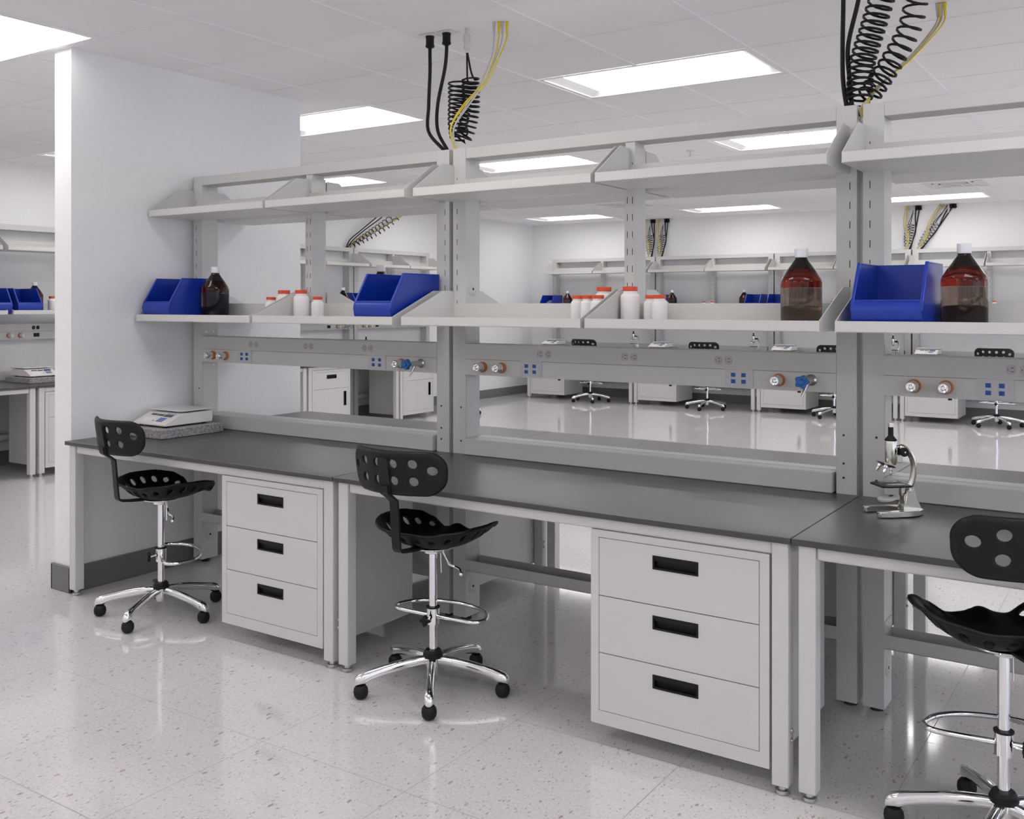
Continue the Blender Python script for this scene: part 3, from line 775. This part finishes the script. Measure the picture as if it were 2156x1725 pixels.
def make_bottle():
    t = thing('reagent_bottle', 'x', 'bottle'); r = .0715
    MB().lathe([(0, .1455), (r, .1455), (r, .160), (r - .001, .170), (r - .004, .179), (r - .010, .188), (.047, .2115), (0, .2115)], 'amber', 48).build('glass_body', t, ang=40)
    MB().lathe([(0, .004), (.055, 0), (.066, .004), (r, .016), (r, .145), (0, .145)], 'liquid', 48).build('filled_body', t, ang=40)
    MB().lathe([(0, .2118), (.0468, .2118), (.024, .2445), (.020, .250), (.019, .256), (0, .256)], 'neck', 40).build('neck', t, ang=40)
    m = MB().lathe([(.0215, .2535), (.0225, .256), (.0225, .284), (.0205, .2865), (0, .2865)], 'cap', 36)
    m.build('cap', t)
    MB().lathe([(.0195, .2462), (.0205, .249), (.0205, .2535)], 'black', 28).build('neck_ring', t)
    return t
K_bot = Kind(make_bottle())
def make_jar(r, h, nm):
    t = thing('sample_jar', 'x', 'jar'); lh = h * .115; n = r * .72
    z1 = h - lh - .008
    MB().lathe([(0, .001), (r * .88, 0), (r, .004), (r, z1 - r * .42), (r * .97, z1 - r * .25), (r * .86, z1 - r * .08), (n, z1), (n, z1 + .008), (0, z1 + .008)], 'jar', 36).build('jar_body', t, ang=60)
    MB().lathe([(n + .001, h - lh), (n + .0025, h - lh + .001), (n + .0025, h - .001), (n + .001, h), (0, h)], 'lid', 36).build('lid', t)
    return t
K_jb = Kind(make_jar(.0385, .158, 'l')); K_js = Kind(make_jar(.0300, .124, 's'))
SZ = 1.3625
gbin = 'blue plastic storage bins on the island shelves'; gbot = 'brown reagent bottles on the island shelves'; gj = 'white sample jars on the island shelves'
K_bin.put((-1.775, .408, SZ), 0, 'blue open-front storage bin on the shelf beside the partition wall', gbin)
K_bin.put((-.268, .408, SZ), 0, 'blue open-front storage bin on the shelf left of the first pair of posts', gbin)
K_bin.put((1.892, .412, SZ), 0, 'large blue open-front storage bin above the microscope', gbin)
K_bot.put((-1.486, .650, SZ), 0, 'brown reagent bottle with white cap beside the bin next to the partition', gbot)
K_bot.put((1.660, .640, SZ), 0, 'brown reagent bottle with white cap alone at the right end of the middle bay shelf', gbot)
K_bot.put((2.190, .655, SZ), 0, 'brown reagent bottle with white cap right of the bin above the microscope', gbot)
K_bot.put((-.600, .97, SZ), 0, 'brown reagent bottle on the far shelf, only cap and shoulder showing over a blue bin', gbot)
K_js.put((-1.068, .66, SZ), 0, 'small white jar with orange lid left of the slanted shelf bracket, leftmost jar', gj)
K_jb.put((-.972, .658, SZ), 0, 'tall white jar with orange lid just behind the slanted shelf bracket on the left', gj)
K_jb.put((-.853, .66, SZ), 0, 'tall white jar with orange lid right of the bracket, left of a small jar', gj)
K_js.put((-.735, .655, SZ), 0, 'small white jar with orange lid between a tall jar and the blue bin', gj)
K_js.put((.728, .675, SZ), 0, 'small white jar, leftmost of three in the middle of the island shelf', gj)
K_js.put((.798, .633, SZ), 0, 'small white jar, middle one of three at the centre of the island shelf', gj)
K_js.put((.862, .600, SZ), 0, 'small white jar, the one of three touching the slanted bracket', gj)
K_jb.put((.835, .700, SZ), 0, 'tall white jar with orange lid standing behind the three small jars', gj)
K_jb.put((.964, .68, SZ), 0, 'tall white jar with orange lid right of the middle bracket, fully in view', gj)
K_js.put((1.044, .705, SZ), 0, 'small white jar partly hidden between a tall jar and another small one', gj)
K_js.put((1.108, .645, SZ), 0, 'small white jar with orange lid, rightmost jar on the island shelf', gj)
gw = 'blue bins on the wall shelves'; gwb = 'brown bottles on the wall shelves'; gwj = 'white jars on the wall shelves'
yb = YBW + .408
K_bin.put((-5.535, yb, SZ), 0, 'distant blue bin on the back-wall shelf in the room corner', gw)
K_bot.put((-5.08, yb + .1, SZ), 0, 'distant brown bottle beside the blue bin in the room corner', gwb)
K_bin.put((-3.62, yb, SZ), 0, 'distant blue bin just right of the middle upright, mostly hidden', gw)
K_bot.put((-3.285, yb + .05, SZ), 0, 'distant brown bottle right of the small white jars of the middle shelf', gwb)
K_js.put((-2.82, yb + .12, SZ), 0, 'distant small white jar, left of two with only the orange lids showing', gwj)
K_js.put((-2.69, yb + .12, SZ), 0, 'distant small white jar, right of two with only the orange lids showing', gwj)
K_bot.put((-2.278, yb + .282, SZ), 0, 'distant brown bottle standing behind the left end of two blue bins', gwb)
K_bin.put((-2.175, yb, SZ), 0, 'distant blue bin, left one of the pair beside the near brown bottle', gw)
K_bin.put((-1.855, yb, SZ), 0, 'distant blue bin, right one of the pair beside the near brown bottle', gw)
K_js.put((-.99, yb + .12, SZ), 0, 'distant small jar lid between the near brown bottle and the shelf bracket', gwj)
K_js.put((.965, yb + .12, SZ), 0, 'distant small jar lid right of the brown bottle above the microscope', gwj)
xl = XLW - .408
K_bin.put((xl, 1.585, SZ), RL, 'blue bin at the left picture edge on the left-wall shelf', gw)
K_bin.put((xl, 1.855, SZ), RL, 'blue bin on the left-wall shelf, the whole one left of the partition end', gw)
K_bot.put((xl - .262, 2.152, SZ), RL, 'brown bottle behind the blue bin on the left-wall shelf', gwb)
K_jb.put((xl - .20, 2.285, SZ), RL, 'white jar just showing at the edge of the partition end', gwj)
K_bot.put((xl - .10, 5.97, SZ), RL, 'small distant brown bottle on the left-wall shelf seen through the island', gwb)
K_bin.put((xl, 6.11, SZ), RL, 'small distant blue bin beside a bottle seen through the island', gw)

# ------------------------------------------------------------------ balances on granite slabs
def make_slab():
    t = thing('granite_slab', 'x', 'slab'); t2 = MB().box(0, .36, 0, .39, 0, .045, 'granite').build('slab_block', t, bevel=.002, smooth=False); return t
K_slab = Kind(make_slab())
def make_balance():
    t = thing('weighing_balance', 'x', 'balance'); w = .262; z = .008
    side = [(0, z), (.0, z + .012), (.105, z + .058), (.30, z + .060), (.305, z + .03), (.30, z)]
    MB().prism(side, 'x', 0, w, 'scale').build('body', t, bevel=.004, seg=2)
    for x in (.03, w - .03):
        for y in (.03, .27): MB().lathe([(.011, 0), (.012, .003), (.010, .009)], 'rubber', 14, Matrix.Translation((x, y, 0))).build('foot', t)
    m = MB().box(-.002, w + .002, .098, .312, .074, .081, 'scalepan').lathe([(.02, .06), (.02, .075)], 'scalepan', 16, Matrix.Translation((w / 2, .2, 0)))
    m.build('weighing_pan', t, bevel=.003, seg=2)
    a = math.atan2(.046, .105); T = Matrix.Translation((0, 0, z + .012)) @ Matrix.Rotation(a, 4, 'X')
    for x0, x1, y0, y1 in ((.052, .100, .078, .093), (.107, .155, .076, .091), (.163, .228, .070, .092)):
        MB().box(x0, x1, y0, y1, 0, .0012, 'display', T).build('display', t, smooth=False)
    MB().box(.168, .235, .0965, .1005, 0, .001, 'keyblue', T).build('blue_strip', t, smooth=False)
    m = MB()
    for r_ in range(3):
        for c_ in range(4):
            if r_ == 0 and c_ == 3: continue
            x0 = .160 + c_ * .0135; y0 = .020 + r_ * .014
            m.box(x0, x0 + .0105, y0, y0 + .010, 0, .0014, 'keyblue', T)
    m.box(.130, .139, .022, .030, 0, .0012, 'keyblue', T).box(.160 + 3 * .0135, .160 + 3 * .0135 + .0105, .020, .030, 0, .0014, 'keyorange', T)
    m.build('keypad', t, smooth=False)
    MB().box(.040, .118, .018, .060, 0, .0005, 'jar', T).build('label_panel', t, smooth=False)
    return t
K_bal = Kind(make_balance())
def balance(ox, oy, rz, lx, ly, where):
    place(K_slab, ox, oy, rz, lx, ly, H + .001, f'speckled grey granite slab under the balance, {where}', 'granite weighing slabs')
    place(K_bal, ox, oy, rz, lx + .04, ly + .062, H + .0465, f'white electronic weighing balance with blue keypad, {where}', 'electronic balances')
balance(-WI, 0, 0, .008, .295, 'beside the partition wall')
for (x0, nm) in backs: balance(x0, YBW, 0, .105, .16, nm)
balance(XLW, 1.79, RL, .07, .24, 'left-wall bench showing left of the partition end')
balance(XLW, 6.44, RL, .07, .24, 'last left-wall bench before the back corner')

# ------------------------------------------------------------------ microscopes
def make_scope():
    t = thing('microscope', 'x', 'microscope')
    hf = [(0, -.085), (.028, -.080), (.050, -.050), (.060, -.010), (.060, .045), (.056, .084), (.050, .088), (.038, .088), (.034, .082), (.036, .045), (.033, .005), (.020, -.020), (0, -.026)]
    poly = hf + [(-x, y) for x, y in reversed(hf[1:-1])]
    MB().prism(poly, 'z', .002, .020, 'nickel').build('foot', t, bevel=.002, seg=2)
    m = MB()
    for x in (-.019, .011): m.prism([(-.080, .018), (-.012, .018), (-.022, .040), (-.030, .082), (-.040, .092), (-.052, .088), (-.060, .060)], 'x', x, x + .008, 'nickel')
    m.box(-.014, .014, -.050, -.020, .018, .070, 'nickel').cyl((-.022, -.040, .078), (.022, -.040, .078), .006, 'chrome')
    m.build('pillar', t, bevel=.0015)
    path = spline([(0, -.035, .070), (0, -.050, .095), (0, -.060, .125), (0, -.062, .155), (0, -.054, .185), (0, -.040, .205), (0, -.022, .218), (0, -.008, .215)], 5)
    MB().tube(path, [.011] * len(path), 'nickel', 12, flat=.85).build('arm', t)
    m = MB().box(-.010, .010, -.018, .004, .168, .222, 'nickel'); m.build('rack_housing', t, bevel=.002)
    MB().lathe([(.0175, .163), (.0185, .165), (.0185, .238), (.0175, .240)], 'nickel', 32, Matrix.Translation((0, .0185, 0))).build('tube', t)
    e = Matrix.Translation((0, .0185, 0))
    ep = MB().lathe([(.019, .240), (.0195, .243), (.013, .250), (.0085, .256), (.0085, .284)], 'black', 28, e).build('eyepiece', t)
    MB().lathe([(.0082, .284), (.0082, .2925), (.0095, .293), (.0095, .2955), (.007, .2955), (.0065, .293), (0, .293)], 'chrome', 28, e).build('eyepiece_ring', ep)
    for sx in (-1, 1):
        T = Matrix.Translation((sx * .012, -.014, .205)) @ Matrix.Rotation(R(90 * sx), 4, 'Y')
        k_ = MB().lathe([(.006, 0), (.006, .008), (.0135, .009), (.0145, .012), (.0145, .017), (.0125, .019)], 'black', 28, T).lathe([(.003, .019), (.003, .0195)], 'chrome', 10, T)
        k_.build('focus_knob', t)
    T = Matrix.Translation((0, .034, .162)) @ Matrix.Rotation(R(20), 4, 'X')
    ns = MB().lathe([(.010, -.007), (.028, -.002), (.033, .0015), (.030, .004), (.014, .006)], 'nickel', 32, T).build('nosepiece', t)
    for k in range(3):
        a = R(-90 + 120 * k)
        T2 = T @ Matrix.Rotation(a, 4, 'Z') @ Matrix.Translation((.020, 0, -.003)) @ Matrix.Rotation(R(180 - 14), 4, 'Y')
        MB().lathe([(.0068, 0), (.0068, .009), (.0048, .011), (.0048, .021), (.0036, .025), (0, .025)], 'chrome', 20, T2).build('objective', ns)
    st = MB().prism([(-.045, -.030), (.045, -.030), (.047, -.024), (.047, .052), (.038, .070), (-.038, .070), (-.047, .052), (-.047, -.024)], 'z', .094, .100, 'blackm').build('stage', t, bevel=.001)
    m = MB()
    for sx in (-1, 1): m.box(sx * .026 - .003, sx * .026 + .003, -.02, .045, .1008, .1020, 'chrome').cyl((sx * .026, -.018, .100), (sx * .026, -.018, .106), .0035, 'chrome', 10)
    m.build('stage_clip', st, smooth=False)
    MB().box(-.008, .008, -.030, -.014, .060, .095, 'nickel').build('stage_bracket', t, bevel=.001)
    T = Matrix.Translation((0, .030, .052)) @ Matrix.Rotation(R(-12), 4, 'X')
    MB().lathe([(.026, -.005), (.030, -.003), (.031, .004), (.028, .0055), (0, .0055)], 'plate', 32, T).lathe([(.008, .0056), (.008, .006)], 'black', 16, T @ Matrix.Translation((0, -.014, 0))).build('diaphragm_disc', t)
    return t
K_scope = Kind(make_scope())
K_scope.put((2.008, .518, H), R(132), 'small nickel microscope on the dark worktop under the large blue bin', 'microscopes')
for x0, nm in backs[:3]: K_scope.put((x0 + 1.72, YBW + .30, H), R(132), f'distant microscope, {nm}', 'microscopes')
K_scope.put((-WI * 0 - 5.40, 6.15, H), R(222), 'distant microscope on the left-wall bench seen through the island', 'microscopes')

# ------------------------------------------------------------------ ceiling drops
def helix(axis, r, turns, n=14, phase=0, grow=None):
    ax = spline(axis, 14); L = [0]
    for a, b in zip(ax, ax[1:]): L.append(L[-1] + (b - a).length)
    tot = L[-1]; out = []; N = int(turns * n); up = None; j = 0
    for i in range(N + 1):
        u = i / N
        if grow: u = u ** grow
        s_ = u * tot
        while j < len(L) - 2 and L[j + 1] < s_: j += 1
        f = (s_ - L[j]) / max(1e-9, L[j + 1] - L[j]); p = ax[j].lerp(ax[j + 1], f); t = (ax[j + 1] - ax[j]).normalized()
        if up is None: up = (Vector((0, 1, 0)) - t * t.y).normalized()
        else: up = (up - t * up.dot(t)).normalized()
        a = 2 * math.pi * i / n + phase; sd = t.cross(up); rr = r if not callable(r) else r(u)
        out.append(p + up * (rr * math.cos(a)) + sd * (rr * math.sin(a)))
    return out
def cord(name, pts, r, m, label, cat, group, plug=None, n=8, smooth=True):
    o = Vector(pts[0]); q = [Vector(p) - o for p in pts]
    t = thing(name, label, cat, tuple(o), 0, group)
    MB().tube(spline(q, 8) if smooth else q, r, m, n).build('cord' if 'cable' in name or 'cord' in name else 'line', t, ang=75)
    if plug == 'socket':
        mb = MB().lathe([(.021, -.004), (.021, -.010), (.0195, -.012), (.0195, -.044), (.0215, -.047), (.0215, -.055), (.016, -.059), (.0095, -.062)][::-1], 'black', 24)
        mb.build('plug', t)
        MB().box(-.042, .042, -.035, .035, -.004, -.001, 'white').build('ceiling_plate', t, bevel=.001)
    if plug == 'boot':
        MB().lathe([(.0040, -.058), (.0070, -.02), (.0082, -.006), (.0082, -.001)], m, 14).build('boot', t)
    if plug == 'coupling':
        MB().lathe([(.008, -.115), (.009, -.100), (.014, -.096), (.015, -.080), (.011, -.076), (.011, -.066), (.016, -.062), (.017, -.035), (.013, -.030), (.009, -.020), (.009, -.001)], 'clear', 20).build('coupling', t)
    return t
def drop(px, py, nm, lab, mir=1, near=True, lean=(0, 0), coil='u', data=(.205, .235), pw=(-.20, -.10), turn=False, reach=0.0):
    """power cords, coiled air hose and data cables from the ceiling down into a pair of posts at (px, py)"""
    def P(x, y, z):
        f = (z - 2.163) / .577
        if turn: return (px + y + .03 * f, py + x + lean[1] * f, z)
        return (px + mir * x + lean[0] * f, py + y + lean[1] * f, z)
    zt = ZC - .001; zb = 2.150
    n = 8 if near else 5; gr = ('near' if near else 'distant')
    for i, x in enumerate(pw):
        cord('power_cord', [P(x, .045, zt), P(x, .045, zt - .09), P(x - .012 * i, .045, 2.56), P(x - .045 * i, .035, 2.40), P(x * .9 - .035 * i, .01, 2.27), P(-.052 + .018 * i, -.03, zb + .01), P(-.045 + .018 * i, -.03, zb - .03)], .0085 if near else .0075, 'black',
             f'thick black power cord, {"outer" if i == 0 else "inner"} of two, {lab}', 'cable', f'power cords hanging {nm}', 'socket', n)
    if coil == 'u':
        a = [P(.02, .045, zt), P(.02, .045, 2.62), P(.022, .045, 2.50)]
        up = helix([P(.0, .03, 2.49), P(-.008, .03, 2.40), P(-.012, .02, 2.30), P(0, .01, 2.225)], lambda u: (.062 - .022 * u) * (1 if near else .55), 13 if near else 8, 12 if near else 8)
        dn = helix([P(.012, .01, 2.21), P(.035, .02, 2.26), P(.052, .03, 2.36), P(.05, .03, 2.50)], .040 if near else .024, 13 if near else 8, 12 if near else 8, grow=.9)
        pts = spline(a, 4) + up + dn + spline([Vector(dn[-1]), Vector(P(.045, .045, 2.53)), Vector(P(.022, .045, 2.63))], 4)
        cord('coiled_hose', pts, .0045 if near else .004, 'black', f'black coiled hose looped back on itself, {lab}', 'hose', f'coiled hoses {nm}', 'coupling', 6 if near else 4, False)
    else:
        s_ = [P(.02, .045, zt), P(.02, .045, 2.62)]
        h1 = helix([P(.065, .045, 2.60), P(.025, .035, 2.46), P(-.012, .02, 2.32), P(-.015, -.005, 2.18)], .044 if near else .03, 17 if near else 12, 12 if near else 8, grow=.85)
        cord('coiled_hose', spline(s_, 3) + h1 + [Vector(P(-.01, -.02, zb - .02))], .0048, 'black', f'black coiled hose, the steeper of two, {lab}', 'hose', f'coiled hoses {nm}', 'coupling', 6 if near else 4, False)
        h2 = helix([P(.17, .08, 2.60), P(.145, .08, 2.46), P(.085, .06, 2.33), P(.012, .01, 2.20)], .040 if near else .03, 12 if near else 10, 12 if near else 8, grow=.8)
        cord('coiled_hose', [Vector(P(.032, .045, zt)), Vector(P(.05, .045, 2.64))] + h2 + [Vector(P(-.005, -.02, zb - .02))], .0048, 'black', f'black coiled hose, the slanting one of two, {lab}', 'hose', f'coiled hoses {nm}', 'coupling', 6 if near else 4, False)
    for i, (x, c_) in enumerate(((data[0] - .02, 'grey'), (data[0], 'yellow'), (data[0] + .012, 'grey'), (data[1], 'yellow'))):
        k = .02 * (i % 2)
        if reach:
            cord('data_cable', [P(x * .5, .02 + reach, zt), P(x * .5, .02 + reach, zt - .07), P(x * .46, reach * .86, 2.58), P(x * .34, reach * .62, 2.46), P(x * .30, reach * .36, 2.36), P(x * .26 - .01 * i, reach * .06, 2.24), P(.0 + .006 * i, -.03, zb + .01), P(.0 + .004 * i, -.03, zb - .03)], .0036, 'greyc' if c_ == 'grey' else 'yellow',
                 f'thin {c_} data cable, {"first" if i < 2 else "second"} {c_} one, {lab}', 'cable', f'data cables {nm}', 'boot', 6)
            continue
        cord('data_cable', [P(x, .03 + .01 * i, zt), P(x, .03 + .01 * i, zt - .07), P(x * .92, .03, 2.58), P(x * .70, .0, 2.46), P(x * .42 - k * 1.6, -.035, 2.36), P(x * .08 - k, -.05, 2.26), P(.0 + .006 * i, -.03, zb + .01), P(.0 + .004 * i, -.03, zb - .03)], .0036 if near else .0042, 'greyc' if c_ == 'grey' else 'yellow',
             f'thin {c_} data cable, {"first" if i < 2 else "second"} {c_} one, {lab}', 'cable', f'data cables {nm}', 'boot', 6 if near else 4)
drop(-.003, .8265, 'above the first pair of posts', 'above the first pair of island posts')
drop(WI, .8265, 'above the second pair of posts', 'above the second pair of island posts', coil='v', pw=(-.085, -.02), data=(.20, .24), reach=.84)
yb2 = YBW + .8265
for (x, mir, ln, lb) in ((-3.70 - .12, -1, 0, 'left bundle behind the middle island upright'), (-3.70 + .05, -1, .06, 'right bundle behind the middle island upright'), (-.043 - .07, -1, .10, 'left bundle seen over the large blue bin'), (-.043 + .07, -1, .38, 'right bundle seen over the large blue bin')):
    drop(x, yb2, 'above the back benches, ' + lb, lb, mir=mir, near=False, lean=(ln, 0), pw=(-.055, -.015), data=(.085, .125))
drop(XLW - .8265, 6.44, 'above the left wall bench', 'over the left-wall bench seen through the island', near=False, lean=(0, .85), coil='v', turn=True)
